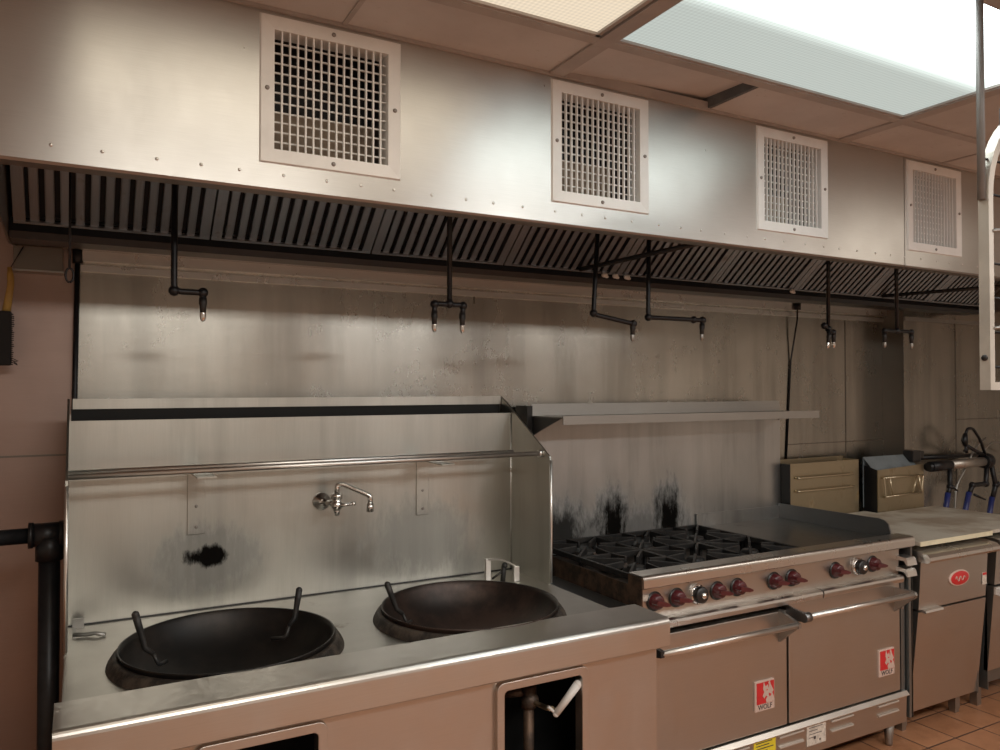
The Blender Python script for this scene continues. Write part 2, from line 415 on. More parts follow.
# filters, leaning from the rear trough up to the front
a = math.radians(40); YF, ZF = 2.615, 2.052; LEN = .50
def fpt(x, s, d):   # s along the slope, d out of the filter face (towards the cook)
    return (x, YF - s*math.cos(a) - d*math.sin(a), ZF + s*math.sin(a) - d*math.cos(a))
def fbar(mb, x0, x1, s0, s1, d0, d1, mi=0):
    P = [fpt(x, s, d) for x in (x0, x1) for s in (s0, s1) for d in (d0, d1)]
    mb.add(P, [(0,1,3,2),(4,6,7,5),(0,4,5,1),(2,3,7,6),(0,2,6,4),(1,5,7,3)], mi)
nF = 9; x0 = -.165; wF = (4.65+.165)/nF
for i in range(nF):
    mb = MB(); xa = x0+i*wF+.003; xb = xa+wF-.006
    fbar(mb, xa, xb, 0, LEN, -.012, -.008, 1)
    for s0, s1 in ((0, .018), (LEN-.018, LEN)): fbar(mb, xa, xb, s0, s1, -.008, .022)
    fbar(mb, xa, xa+.030, 0, LEN, -.008, .020); fbar(mb, xb-.030, xb, 0, LEN, -.008, .020)
    n = 12; pw = (xb-xa-.07)/n
    for q in range(n):
        u0 = xa+.035+pw*(q+.15); u1 = u0+pw*.62
        fbar(mb, u0, u1, .018, LEN-.018, .012, .015)
        fbar(mb, u0, u0+.003, .018, LEN-.018, .000, .015); fbar(mb, u1-.003, u1, .018, LEN-.018, .000, .015)
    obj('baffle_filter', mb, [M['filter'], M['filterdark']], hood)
obj('grease_trough', MB().prism_x([(2.595,2.060),(2.590,2.020),(2.60,2.0),(2.70,2.0),(2.715,2.03),(2.715,2.07),(2.705,2.07),(2.70,2.02),(2.605,2.02),(2.603,2.060)], -.172, 4.654), M['trough'], hood)
obj('rear_panel', MB().box(-.172, 4.654, 2.715, WY-.032, 2.03, 2.036), M['galv'], hood)
for vx in VX:   # air plenum behind each grille
    a0, a1 = vx+.02, vx+VW-.02
    obj('plenum', MB().box(a0-.004, a0, HY+.003, 2.06, VZ0, CZ-.01).box(a1, a1+.004, HY+.003, 2.06, VZ0, CZ-.01)
        .box(a0, a1, HY+.003, 2.06, VZ0+.02, VZ0+.024).box(a0, a1, HY+.003, 2.06, VZ1-.006, VZ1-.002)
        .box(a0, a1, 2.056, 2.06, VZ0, CZ-.01).box(a0, a1, 1.99, 1.995, VZ0+.024, VZ0+.180, 1), [M['duct'], M['ductbeige']], hood)

# supply grilles
def grille(vx, label):
    t = thing('air_grille', (vx+VW/2, HY, VZ0), label, 'vent grille', None)
    x0, x1, z0, z1, b, y = vx, vx+VW, VZ0, VZ1, .034, HY
    f = MB()
    P = [(x0,y,z0),(x1,y,z0),(x1,y,z1),(x0,y,z1)]
    Q = [(x0+.003,y-.006,z0+.003),(x1-.003,y-.006,z0+.003),(x1-.003,y-.006,z1-.003),(x0+.003,y-.006,z1-.003)]
    R = [(x0+b,y-.004,z0+b),(x1-b,y-.004,z0+b),(x1-b,y-.004,z1-b),(x0+b,y-.004,z1-b)]
    S = [(x0+b,y+.05,z0+b),(x1-b,y+.05,z0+b),(x1-b,y+.05,z1-b),(x0+b,y+.05,z1-b)]
    for A, B in ((P,Q),(Q,R),(R,S)): f.add(A+B, [(i,(i+1) % 4,4+(i+1) % 4,4+i) for i in range(4)])
    obj('grille_frame', f, M['grille'], t)
    L = MB(); n = 15
    for i in range(1, n):
        xx = x0+b+(VW-2*b)*i/n; L.box(xx-.0017, xx+.0017, y+.000, y+.0085, z0+b, z1-b)
    obj('front_louver', L, M['grille'], t)
    L = MB(); n = 12
    for i in range(1, n):
        zz = z0+b+(z1-z0-2*b)*i/n; L.box(x0+b, x1-b, y+.016, y+.021, zz-.0015, zz+.0015)
    obj('rear_louver', L, M['grille'], t)
    for sx, sz in ((x0+.017,(z0+z1)/2),(x1-.017,(z0+z1)/2),((x0+x1)/2,z0+.017),((x0+x1)/2,z1-.017)):
        obj('screw', MB().lathe([(1e-5,.004),(.004,.0036),(.0055,.001),(.0055,-.002)], (sx,y-.0055,sz), (0,-1,0), 12), M['screw'], t)
    return t
g0 = grille(VX[0], 'white air grille nearest the left end of the hood, beige duct showing behind')
for i, lab in ((1, 'second white air grille from the left on the hood front, under a ceiling board seam'),
               (2, 'third white air grille from the left on the hood front, over the range shelf'),
               (3, 'white air grille farthest right on the hood front, beside the hanging frame')):
    dup(g0, (VX[i]+VW/2, HY, VZ0), lab)
for o in list(C.objects):
    if o.name.startswith('air_grille') and o.type == 'EMPTY': o['group'] = 'air grilles in the hood front'

# fire-suppression drops hanging out of the hood
PR = .0085
def fitting(mb, p, r=.0135, d=(0,0,1), h=.012): mb.lathe([(r*.85,-h),(r,-h*.8),(r,h*.8),(r*.85,h)], p, d, 14)
def nozzle(t, p, tip='chrome', d=(0,0,-1)):
    p = Vector(p); d = Vector(d).normalized()
    nz = obj('nozzle', MB().lathe([(.0001,-.004),(.010,-.004),(.011,.014),(.0085,.022),(.0085,.038),(.0001,.038)], p, d, 14), M['iron'], t)
    obj('nozzle_tip', MB().lathe([(.0075,.036),(.0085,.050),(.006,.060),(.0001,.064)], p, d, 14), M[tip], nz)
def drop(label, pipe_pts, joints, noz, tips):
    p0 = pipe_pts[0][0]
    t = thing('sprinkler_drop', p0, label, 'fire sprinkler', 'black sprinkler drops under the hood')
    for pl in pipe_pts: obj('pipe', MB().tube(bend(pl, .02), PR), M['blackpipe'], t)
    for j in joints:
        mb = MB(); mb.sphere(j, .0145, n=8)
        obj('elbow', mb, M['blackpipe'], t)
    for (n_, d), tp in zip(noz, tips): nozzle(t, n_, tp, d)
    return t
D = (0,0,-1); y = 2.25
def ftop(yy): return ZF+(2.615-yy)*math.tan(a)-.02
zt = CZ+.001
drop('black sprinkler drop with one bright tip above the left wok', [[(.230,y,zt),(.229,y,1.832),(.303,y,1.832),(.303,y,1.80)]], [(.229,y,1.833),(.303,y,1.832)], [((.303,y,1.815), D)], ['chrome'])
drop('black forked sprinkler drop with two tips above the second wok', [[(1.052,y,zt),(1.050,y,1.842)], [(.997,y,1.80),(.997,y,1.838),(1.100,y,1.838),(1.096,y,1.80)]], [(1.050,y,1.84),(.998,y,1.836),(1.099,y,1.836)], [((.997,y,1.81),D),((1.096,y,1.81),D)], ['chrome','chrome'])
drop('black sprinkler drop bent down to the right over the gap beside the range', [[(1.658,y,zt),(1.617,y,1.840),(1.617,y,1.832),(1.780,y-.02,1.803),(1.778,y-.02,1.785)]], [(1.617,y,1.836),(1.780,y-.02,1.803)], [((1.778,y-.02,1.80),(-.05,0,-1))], ['galv'])
drop('black sprinkler drop with long level arm to the right over the range burners', [[(1.876,y,zt),(1.866,y,1.832),(2.136,y,1.832),(2.134,y,1.80)]], [(1.866,y,1.832),(2.136,y,1.832),(2.09,y,1.832)], [((2.134,y,1.815),(-.05,0,-1))], ['galv'])
drop('short black sprinkler drop with clustered tips in front of the thin wall conduit', [[(2.874,y,zt),(2.866,y,1.825)], [(2.815,y-.02,1.835),(2.866,y,1.825),(2.90,y,1.80)], [(2.866,y,1.825),(2.845,y-.02,1.79)]], [(2.866,y,1.825),(2.815,y-.02,1.835),(2.898,y,1.81)], [((2.90,y,1.805),D),((2.847,y-.02,1.80),(-.2,0,-1))], ['chrome','chrome'])
drop('black T-shaped sprinkler drop farthest right above the fryers', [[(3.339,y,zt),(3.342,y,1.832)], [(3.250,y,1.80),(3.250,y,1.832),(3.450,y,1.832),(3.450,y,1.80)]], [(3.342,y,1.832),(3.252,y,1.83),(3.448,y,1.83)], [((3.250,y,1.815),D),((3.450,y,1.815),D)], ['galv','galv'])

# depth-wise conduits under the filters
def hoodbar(x0, x1, y0, y1, lab):
    o = obj('hood_conduit', MB().tube([(x0,y0,2.052),(x1,y1,2.062)], .009), M['filterdark'], None, loc=(x1,y1,2.06)); tag(o, lab, 'conduit', 'dark conduits crossing under the hood filters')
hoodbar(1.795, 1.86, 2.60, 1.92, 'dark conduit slanting under the filters between two sprinkler drops')
hoodbar(3.72, 3.99, 2.60, 1.92, 'dark conduit slanting under the filters near the right end of the hood')
cd = thing('pull_cord', (-.018, 2.25, 1.84), 'thin dark cord with a loop end hanging from the left filters', 'cord')
obj('cord', MB().tube([(-.019,2.25,ftop(2.25)),(-.018,2.25,2.0),(-.018,2.25,1.875)], .0032, n=8), M['blackpipe'], cd)
obj('loop', MB().tube([(-.018+.009*math.sin(t),2.25,1.858-.018*math.cos(t)) for t in [2*PI*k/16 for k in range(17)]], .003, n=8), M['blackpipe'], cd)
for i, (x_, lab) in enumerate(((1.915,'white lump of sealant on the trough edge, left of three'),(1.970,'white lump of sealant on the trough edge, middle of three'),(2.030,'white lump of sealant on the trough edge, right of three'),(3.035,'pale lump of sealant on the trough above the thin wall conduit'))):
    mb = MB(); mb.sphere((x_,2.585,2.036), .014, n=8, sc=(1.1,.7,.75)); mb.sphere((x_+.008,2.583,2.030), .009, n=8, sc=(1.2,.7,.7))
    tag(obj('sealant_lump', mb, M['white'], None, loc=(x_,2.585,2.02)), lab, 'sealant', 'white lumps on the grease trough')

# ------------------------------------------------------------------ left end
t = thing('wall_conduit', (-.004, WY-.022, 1.0), 'thin black conduit running down the wall behind the left end of the wok range', 'conduit')
obj('pipe', MB().tube([(0,WY-.022,2.03),(-.006,WY-.022,1.50),(-.008,WY-.022,.9)], .0085), M['blackpipe'], t)
obj('coupling', MB().tube([(0,WY-.022,2.03),(0,WY-.022,1.985)], .016), M['blackpipe'], t)
t = thing('wall_conduit', (3.44, WY-.02, 1.2), 'thin black conduit down the wall past the right end of the range shelf', 'conduit')
obj('pipe', MB().tube([(3.461,WY-.037,2.03),(3.459,WY-.036,1.94),(3.441,WY-.006,1.72),(3.400,WY-.005,1.15)], .0045), M['blackpipe'], t)
obj('coupling', MB().tube([(3.461,WY-.037,2.035),(3.460,WY-.037,1.995)], .018), M['blackpipe'], t)
t = thing('wall_box', (-.11, WY, 1.94), 'dull steel box fixed on the wall under the left end of the hood', 'box')
obj('box_shell', MB().rbox(-.180, -.042, WY-.06, WY, 1.950, 2.028, .003), M['box'], t)
obj('bottom_flange', MB().box(-.183, -.038, WY-.066, WY, 1.944, 1.950), M['galv'], t)
t = thing('hanging_brush', (-.19, 2.84, 1.63), 'yellow-handled brush with black bristles hanging at the left wall', 'brush')
obj('handle', MB().tube(bend([(-.188,2.86,1.95),(-.183,2.858,1.90),(-.196,2.855,1.80)], .02), [.006]+[.010]*6+[.013]), M['wood'], t)
bb = MB().rbox(-.225, -.180, 2.83, 2.865, 1.64, 1.81, .006)
for i in range(26):
    zz = 1.642+i*.0063; bb.box(-.181, -.175+random.uniform(-.002,.003), 2.835+random.random()*.02, 2.842+random.random()*.02, zz, zz+.003)
for i in range(5): bb.tube([(-.182,2.845,1.65+i*.004),(-.165+random.random()*.01,2.84,1.640+random.random()*.016)], .0012, n=5)
obj('bristles', bb, M['bristle'], t)
tag(obj('string', MB().tube([(-.152,WY-.068,2.022),(-.172,2.86,1.975),(-.186,2.858,1.945)], .0018, n=6), M['blackpipe'], t))
t = thing('gas_pipe', (-.062, 2.45, 0), 'thick black gas pipe with a tee standing beside the left end of the wok range', 'pipe')
obj('standpipe', MB().tube([(-.062,2.45,0),(-.062,2.45,1.15)], .0265, n=24), M['blackpipe'], t)
obj('branch_pipe', MB().tube([(-.9,2.45,1.170),(-.062,2.45,1.170)], .021, n=24), M['blackpipe'], t)
obj('tee_fitting', MB().tube([(-.062,2.45,1.10),(-.062,2.45,1.165)], .034, n=24).tube([(-.108,2.45,1.170),(-.031,2.45,1.170)], .032, n=24)
    .tube([(-.112,2.45,1.170),(-.100,2.45,1.170)], .035, n=24).tube([(-.039,2.45,1.170),(-.028,2.45,1.170)], .035, n=24), M['blackpipe'], t)

# ------------------------------------------------------------------ wok range
wr = thing('wok_range', (.72, 2.15, 0), 'stainless two-well wok range with tall backsplash, sloped ends and pot rail', 'wok range')
W = [(.36, 2.13), (1.058, 2.115)]
def deck_mesh():
    mb = MB(); z = .875; n = 64; R = .285; Y0, Y1 = 1.84, 2.44
    for cx, cy in W:
        sx0, sx1 = cx-.3, cx+.3; inner = []; outer = []
        for k in range(n):
            t_ = 2*PI*(k+.5)/n; c_, s_ = math.cos(t_), math.sin(t_)
            f = min(((sx1-cx) if c_ > 0 else (cx-sx0))/max(abs(c_),1e-6), ((Y1-cy) if s_ > 0 else (cy-Y0))/max(abs(s_),1e-6))
            inner.append((cx+R*c_, cy+R*s_, z)); outer.append((cx+f*c_, cy+f*s_, z))
        mb.add(inner+outer, [(k, n+k, n+(k+1) % n, (k+1) % n) for k in range(n)])
        corners = [(sx1,Y1),(sx0,Y1),(sx0,Y0),(sx1,Y0)]
        for c in corners:   # fill square corners
            ang = math.atan2(c[1]-cy, c[0]-cx) % (2*PI); k = int((ang/(2*PI))*n-.5) % n
            mb.add([outer[k], (*c, z), outer[(k+1) % n]], [(0,1,2)])
    for x0_, x1_ in ((-.022, W[0][0]-.3), (W[0][0]+.3, W[1][0]-.3), (W[1][0]+.3, 1.476)):
        mb.add([(x0_,Y0,z),(x1_,Y0,z),(x1_,Y1,z),(x0_,Y1,z)], [(0,1,2,3)])
    mb.add([(-.022,Y1,z),(1.476,Y1,z),(1.476,2.58,z),(-.022,2.58,z)], [(0,1,2,3)])
    mb.box(1.470, 1.476, 1.84, 2.6, .80, .874)
    return mb
obj('deck', deck_mesh(), M['deck'], wr)
rail = [(1.862,.872),(1.862,.914),(1.718,.914)] + [(1.718-.016*math.sin(q), .898+.016*math.cos(q)) for q in (.3,.6,.9,1.2,PI/2)] + [(1.702,.836),(1.706,.832),(1.742,.832),(1.742,.872)]
obj('front_rail', MB().prism_x(rail, -.036, 1.487), M['range'], wr)
def body_front():
    mb = MB(); y0, y1 = 1.742, 1.748; z0, z1 = .13, .872; x = -.022
    for cx in (.3625, 1.0825):
        a_, b_ = cx-.122, cx+.122
        mb.box(x, a_, y0, y1, z0, z1); mb.box(a_, b_, y0, y1, z0, .548); mb.box(a_, b_, y0, y1, .796, z1); x = b_
    mb.box(x, 1.470, y0, y1, z0, z1); return mb
obj('front_panel', body_front(), M['apron'], wr)
obj('side_panel', MB().box(-.024, -.018, 1.748, 2.6, .13, .87), M['apron'], wr)
obj('side_panel', MB().box(1.464, 1.470, 1.748, 2.6, .13, .87), M['apron'], wr)
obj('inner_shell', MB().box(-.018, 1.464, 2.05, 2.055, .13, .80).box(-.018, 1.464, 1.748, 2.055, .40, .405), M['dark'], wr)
obj('back_panel', MB().box(-.02, 1.468, 2.674, 2.68, .13, 1.49), M['apron'], wr)
def rr(x0, x1, z0, z1, r, n=6):
    pts = []
    for cx, cz, a0 in ((x1-r, z1-r, 0), (x0+r, z1-r, PI/2), (x0+r, z0+r, PI), (x1-r, z0+r, 1.5*PI)):
        pts += [(cx+r*math.cos(a0+PI/2*k/n), cz+r*math.sin(a0+PI/2*k/n)) for k in range(n+1)]
    return pts
def ringframe(x0, x1, z0, z1, wd, r, ri, y0, y1):
    o_ = rr(x0, x1, z0, z1, r); i_ = rr(x0+wd, x1-wd, z0+wd, z1-wd, ri); n = len(o_); mb = MB()
    V = [(x,y0,z) for x, z in o_]+[(x,y0,z) for x, z in i_]+[(x,y1,z) for x, z in o_]+[(x,y1+.02,z) for x, z in i_]
    F = []
    for k in range(n):
        j = (k+1) % n
        F += [(k,j,n+j,n+k),(k,2*n+k,2*n+j,j),(n+k,n+j,3*n+j,3*n+k)]
    return mb.add(V, F)
for cx in (.3625, 1.0825): obj('access_frame', ringframe(cx-.142, cx+.142, .528, .817, .022, .022, .012, 1.728, 1.742), M['apron'], wr, .002)
obj('backsplash', MB().box(-.018, 1.464, 2.58, 2.586, .86, 1.473), M['splash'], wr)
obj('joint_strip', MB().box(-.018, 1.464, 2.576, 2.581, .8752, .8795), M['black'], wr)
obj('corner_bead', MB().tube([(1.4625,2.578,.88),(1.4625,2.578,1.47)], .0022, n=8), M['bar'], wr)
obj('flue_top', MB().box(-.01, 1.462, 2.655, 2.668, 1.506, 1.537).box(-.01, 1.462, 2.668, 2.674, 1.40, 1.537), M['splash'], wr)
obj('flue_slot', MB().box(-.014, 1.460, 2.588, 2.664, 1.42, 1.455).box(-.014,1.460,2.660,2.666,1.42,1.506), M['dark'], wr)
gp = [(2.31,.876),(2.30,.90),(2.30,1.315),(2.306,1.328),(2.615,1.512),(2.665,1.537),(2.676,1.537),(2.676,.86),(2.31,.86)]
ge = [(2.299,.885),(2.299,1.315),(2.306,1.329),(2.615,1.513),(2.668,1.539)]
for x_ in (-.021, 1.467):
    g_ = obj('end_guard', MB().prism_x(gp, x_-.003, x_+.003), M['splash'], wr)
    obj('guard_edge', MB().tube([(x_,yy,zz) for yy, zz in bend([(0,)+p for p in ge][0:0] or [(0,p[0],p[1]) for p in ge], .01) for _ in (0,)] if False else [(x_,p[0],p[1]) for p in ge[:2]], .0055), M['bar'], g_)
for yy in (2.36, 2.462):
    obj('pot_rail', MB().tube([(-.018,yy,1.332),(1.464 if yy < 2.4 else 1.405,yy,1.334)], .0085), M['bar'], wr)
obj('rail_boss', MB().tube([(1.452,2.36,1.334),(1.466,2.36,1.334)], .014), M['bar'], wr)
for x0_, x1_ in ((.304,.357),(1.072,1.119)):
    pl = obj('mounting_plate', MB().rbox(x0_, x1_, 2.575, 2.582, 1.112, 1.315, .002).box(x0_, x1_, 2.35, 2.58, 1.310, 1.314), M['splash'], wr)
    for zz in (1.135, 1.20): obj('bolt', MB().sphere(((x0_+x1_)/2,2.575,zz), .005, n=6, sc=(1,.6,1)), M['screw'], pl)
for cx, cy in W:
    col_ = [(.294,.876),(.291,.884),(.282,.898),(.276,.903),(.266,.902),(.262,.895),(.262,.80)]
    obj('well_ring', MB().lathe(col_, (cx,cy,0), n=72), M['collar'], wr)
obj('side_ledge', MB().box(1.472, 1.714, 2.12, 2.66, .796, .802).box(1.472, 1.712, 2.12, 2.126, .13, .80), M['splashdark'], wr)
for lx, ly in ((.05,1.82),(1.40,1.82),(.05,2.58),(1.40,2.58)):
    obj('leg', MB().tube([(lx,ly,0),(lx,ly,.02),(lx,ly,.13)], [.018,.018,.026]), M['galv'], wr)
br_ = thing('steel_bracket', (1.345, 2.43, .875), 'small arched steel bracket standing on the deck behind the second wok', 'bracket')
obj('post', MB().rbox(1.285, 1.306, 2.445, 2.457, .876, .958, .002), M['bar'], br_)
obj('post', MB().rbox(1.376, 1.398, 2.400, 2.412, .876, .930, .002), M['bar'], br_)
arc = [(1.290+.100*k/8, 2.452-.046*k/8, .957+.012*math.sin(PI*k/8)-.027*k/8) for k in range(9)]
mb = MB()
for i in range(8):
    p, q = arc[i], arc[i+1]; mb.add([(p[0],p[1]-.006,p[2]),(p[0],p[1]+.006,p[2]),(q[0],q[1]+.006,q[2]),(q[0],q[1]-.006,q[2]),(p[0],p[1]-.006,p[2]-.006),(p[0],p[1]+.006,p[2]-.006),(q[0],q[1]+.006,q[2]-.006),(q[0],q[1]-.006,q[2]-.006)], [(0,1,2,3),(4,7,6,5),(0,3,7,4),(1,5,6,2),(0,4,5,1),(3,2,6,7)])
obj('arched_bar', mb, M['bar'], br_)
obj('valve', MB().tube([(1.31,2.445,.885),(1.345,2.43,.912)], .004).tube([(1.345,2.43,.876),(1.35,2.43,.93)], .009).sphere((1.352,2.428,.932), .011, n=8), M['iron'], br_)
t = tag(obj('bent_clip', MB().box(-.006, .024, 2.545, 2.55, .876, .905).tube([(-.004,2.46,.884),(.03,2.452,.882),(.05,2.44,.886),(.075,2.43,.88)], .006, n=8).box(-.006,.003,2.45,2.55,.876,.880), M['galv'], None, loc=(.02,2.48,.876)), 'bent scrap of bright metal in the left rear corner of the wok deck', 'bracket')

# woks
def wok(c, label, mat):
    cx, cy = c; t = thing('wok', (cx, cy, .76), label, 'wok', 'black woks in the wells')
    R = .265; z0 = .915; prof = []
    for i in range(17):
        th = i/16; r = R*math.sin(th*PI/2*.92)/math.sin(PI/2*.92); prof.append((max(r,1e-5), z0-.145*(math.cos(th*PI/2*.95)-math.cos(PI/2*.95))/(1-math.cos(PI/2*.95))))
    outer = [(r+.003 if r > .01 else r, h-.004) for r, h in prof[::-1]]
    obj('bowl', MB().lathe(prof+[(R+.004,z0+.001)]+outer, (cx,cy,0), n=96), M[mat], t)
    return t
def wok_handle(t, c, ang, up, side, lean, rb):
    cx, cy = c; bx, by = cx+rb*math.cos(ang), cy+rb*math.sin(ang)
    tip = (bx+lean[0], by+lean[1], .915+up)
    mid = (bx-.02*math.cos(ang), by-.02*math.sin(ang), .895)
    obj('handle', MB().tube([mid, (bx,by,.912), tuple((Vector((bx,by,.912))*.35+Vector(tip)*.65)), tip], [.006,.007,.009,.0095]).sphere(tip,.0095,n=8)
        .tube(bend([mid,(mid[0]-.012*math.cos(ang),mid[1]-.012*math.sin(ang),.865),(mid[0]-.03*math.cos(ang)+.04*side*math.sin(ang),mid[1]-.03*math.sin(ang)-.04*side*math.cos(ang),.86)],.01), .005), M['iron'], t)
w1 = wok(W[0], 'black wok seated in the left well with two upright handle stubs', 'wokblack')
w2 = wok(W[1], 'rust-brown wok seated in the right well with a single handle stub at its left', 'wokiron')
a1 = math.atan2(2.13-W[0][1], .155-W[0][0])
wok_handle(w1, W[0], PI*.97, .085, 1, (-.022,.0,0), .205); wok_handle(w1, W[0], .45, .075, -1, (.012,.0,0), .212)
wok_handle(w2, W[1], PI*.92, .072, 1, (-.028,.0,0), .226)
# faucet on the backsplash
t = thing('wall_faucet', (.75, 2.58, 1.19), 'chrome wall faucet with a swinging spout on the wok range backsplash', 'faucet')
obj('flange', MB().lathe([(.0001,.022),(.012,.022),(.014,.010),(.029,.006),(.031,0),(.0001,0)], (.728,2.579,1.187), (0,-1,0), 28), M['chrome'], t)
obj('valve_body', MB().tube([(.728,2.575,1.187),(.738,2.52,1.187),(.752,2.49,1.187)], .010).tube([(.754,2.49,1.168),(.754,2.49,1.210)], [.014,.016]).tube([(.754,2.49,1.205),(.754,2.49,1.222)], .019)
    .sphere((.754,2.49,1.183), .020, n=10).tube([(.754,2.49,1.15),(.754,2.49,1.175)], [.008,.013]), M['chrome'], t)
obj('spout', MB().tube(bend([(.754,2.49,1.215),(.754,2.488,1.250),(.772,2.482,1.252),(.845,2.442,1.217),(.851,2.440,1.210),(.851,2.440,1.176)], .018), .0085).tube([(.851,2.440,1.190),(.851,2.440,1.162)], [.0115,.0125]), M['chrome'], t)
obj('lever', MB().tube([(.758,2.475,1.183),(.800,2.468,1.188)], [.007,.0055]).sphere((.803,2.468,1.188), .009, n=8), M['chrome'], t)
# gas valve in the right access opening
t = thing('gas_valve', (1.10, 1.86, .60), 'brass gas valve with a white lever inside the right access opening', 'valve')
obj('valve_pipe', MB().tube([(1.112,1.86,.405),(1.112,1.86,.69)], .015).tube([(1.04,1.89,.72),(1.112,1.86,.72)], .012).tube([(1.112,1.86,.68),(1.112,1.86,.74)], .022).sphere((1.112,1.855,.70), .026, n=10), M['rust'], t)
obj('valve_stem', MB().tube([(1.112,1.85,.70),(1.125,1.79,.700),(1.130,1.765,.705)], .007), M['brass'], t)
obj('lever', MB().tube([(1.118,1.768,.712),(1.138,1.762,.692)], .004).tube([(1.138,1.760,.692),(1.196,1.742,.766)], [.009,.0115]).sphere((1.196,1.742,.766), .0115, n=8).sphere((1.138,1.760,.692), .009, n=8), M['white'], t)

# ------------------------------------------------------------------ six-burner range with griddle
rg = thing('range', (2.48, 2.45, 0), 'wide stainless gas range with six burners, griddle and two oven doors', 'range')
X0, X1 = 1.722, 3.240
obj('oven_body', MB().box(X0+.012, X1-.012, 2.175, 2.80, .23, .74), M['dark'], rg)
obj('side_panel', MB().box(X0, X0+.010, 2.16, 2.842, .12, .872), M['rust'], rg)
obj('side_panel', MB().box(X1-.010, X1, 2.12, 2.842, .12, .875), M['splashdark'], rg)
obj('burner_pan', MB().box(X0+.01, 2.645, 2.165, 2.83, .835, .84).box(X0+.01, X1-.01, 2.175, 2.82, .74, .835), M['greasepan'], rg)
obj('lit_pan_patch', MB().add([(1.80,2.44,.868),(1.90,2.40,.866),(1.99,2.60,.880),(1.90,2.66,.884)], [(0,1,2,3)]), M['panlit'], rg)  # paler patch of the pan, caught light painted in
nose = [(2.19,.868),(2.19,.914),(2.122,.914)] + [(2.122-.014*math.sin(q), .900+.014*math.cos(q)) for q in (.3,.6,.9,1.2,PI/2)] + [(2.108,.873),(2.112,.869),(2.15,.866),(2.17,.868)]
obj('front_rail', MB().prism_x(nose, X0+.003, X1+.003), M['bullnose'], rg)
obj('rail_end', MB().box(X0-.001, X0+.003, 2.114, 2.19, .80, .908), M['rust'], rg)
obj('control_panel', MB().prism_x([(2.145,.870),(2.150,.870),(2.160,.74),(2.150,.74)], X0+.003, 3.185), M['range2'], rg)
led = [(2.16,.752),(2.122,.752),(2.110,.747),(2.107,.738),(2.110,.722),(2.116,.719),(2.16,.719)]
obj('ledge', MB().prism_x(led, X0+.003, 2.642), M['bullnose'], rg)
obj('ledge', MB().prism_x(led, 2.650, 3.165), M['bullnose'], rg)
obj('rating_label', MB().box(1.735, 1.775, 2.1435, 2.146, .818, .838), M['paper'], rg)
def knob(x, rot=0):
    kn = obj('burner_knob', MB().lathe([(.0001,.030),(.020,.030),(.025,.026),(.028,.004),(.030,0),(.0001,0)], (x,2.146,.812), (0,-1,.05), 28), M['knob'], rg)
    b_ = MB(); c_, s_ = math.cos(rot), math.sin(rot)
    def q(u, v, d): return (x+u*c_-v*s_, 2.146-d, .812+u*s_+v*c_)
    prof = [(-.030,-.006),(-.024,-.011),(.020,-.010),(.040,-.004),(.040,.004),(.020,.010),(-.024,.011),(-.030,.006)]
    n = len(prof); V = [q(u,v,.020) for u, v in prof]+[q(u*.92,v*.75,.048) for u, v in prof]
    b_.add(V, [(i,(i+1) % n,n+(i+1) % n,n+i) for i in range(n)]+[list(range(n,2*n))])
    obj('grip', b_, M['knob'], kn)
    obj('bezel', MB().lathe([(.0001,.006),(.034,.006),(.036,0),(.0001,0)], (x,2.1475,.812), (0,-1,.05), 28), M['black'], kn)
for x_, r_ in ((1.803,-.25),(1.905,-.2),(2.103,-.2),(2.206,-.2),(2.403,-.15),(2.505,-.2),(2.765,-.15),(3.005,-.1)): knob(x_, r_)
for x_ in (2.003, 2.905):
    dl = obj('thermostat_dial', MB().lathe([(.0001,.012),(.034,.012),(.036,.008),(.037,0),(.0001,0)], (x_,2.146,.812), (0,-1,.05), 32), M['chrome'], rg)
    obj('dial_face', MB().lathe([(.0001,.034),(.026,.034),(.030,.030),(.031,.010),(.0001,.010)], (x_,2.146,.812), (0,-1,.05), 32), M['black'], dl)
    obj('dial_cap', MB().lathe([(.0001,.046),(.010,.045),(.012,.040),(.012,.030),(.0001,.030)], (x_,2.146,.812), (0,-1,.05), 24), M['chrome'], dl)
    mb = MB()
    for k in range(10):
        t_ = 2*PI*k/10; mb.box(x_+.033*math.cos(t_)-.002, x_+.033*math.cos(t_)+.002, 2.132, 2.1345, .812+.033*math.sin(t_)-.002, .812+.033*math.sin(t_)+.002)
    obj('dial_marks', mb, M['black'], dl)
for z_ in (.800, .752):
    obj('panel_clip', MB().prism_x([(2.15,z_+.030),(2.105,z_+.026),(2.098,z_+.018),(2.092,z_-.006),(2.097,z_-.008),(2.112,z_+.012),(2.15,z_+.012)], 3.170, 3.234), M['bar'], rg)

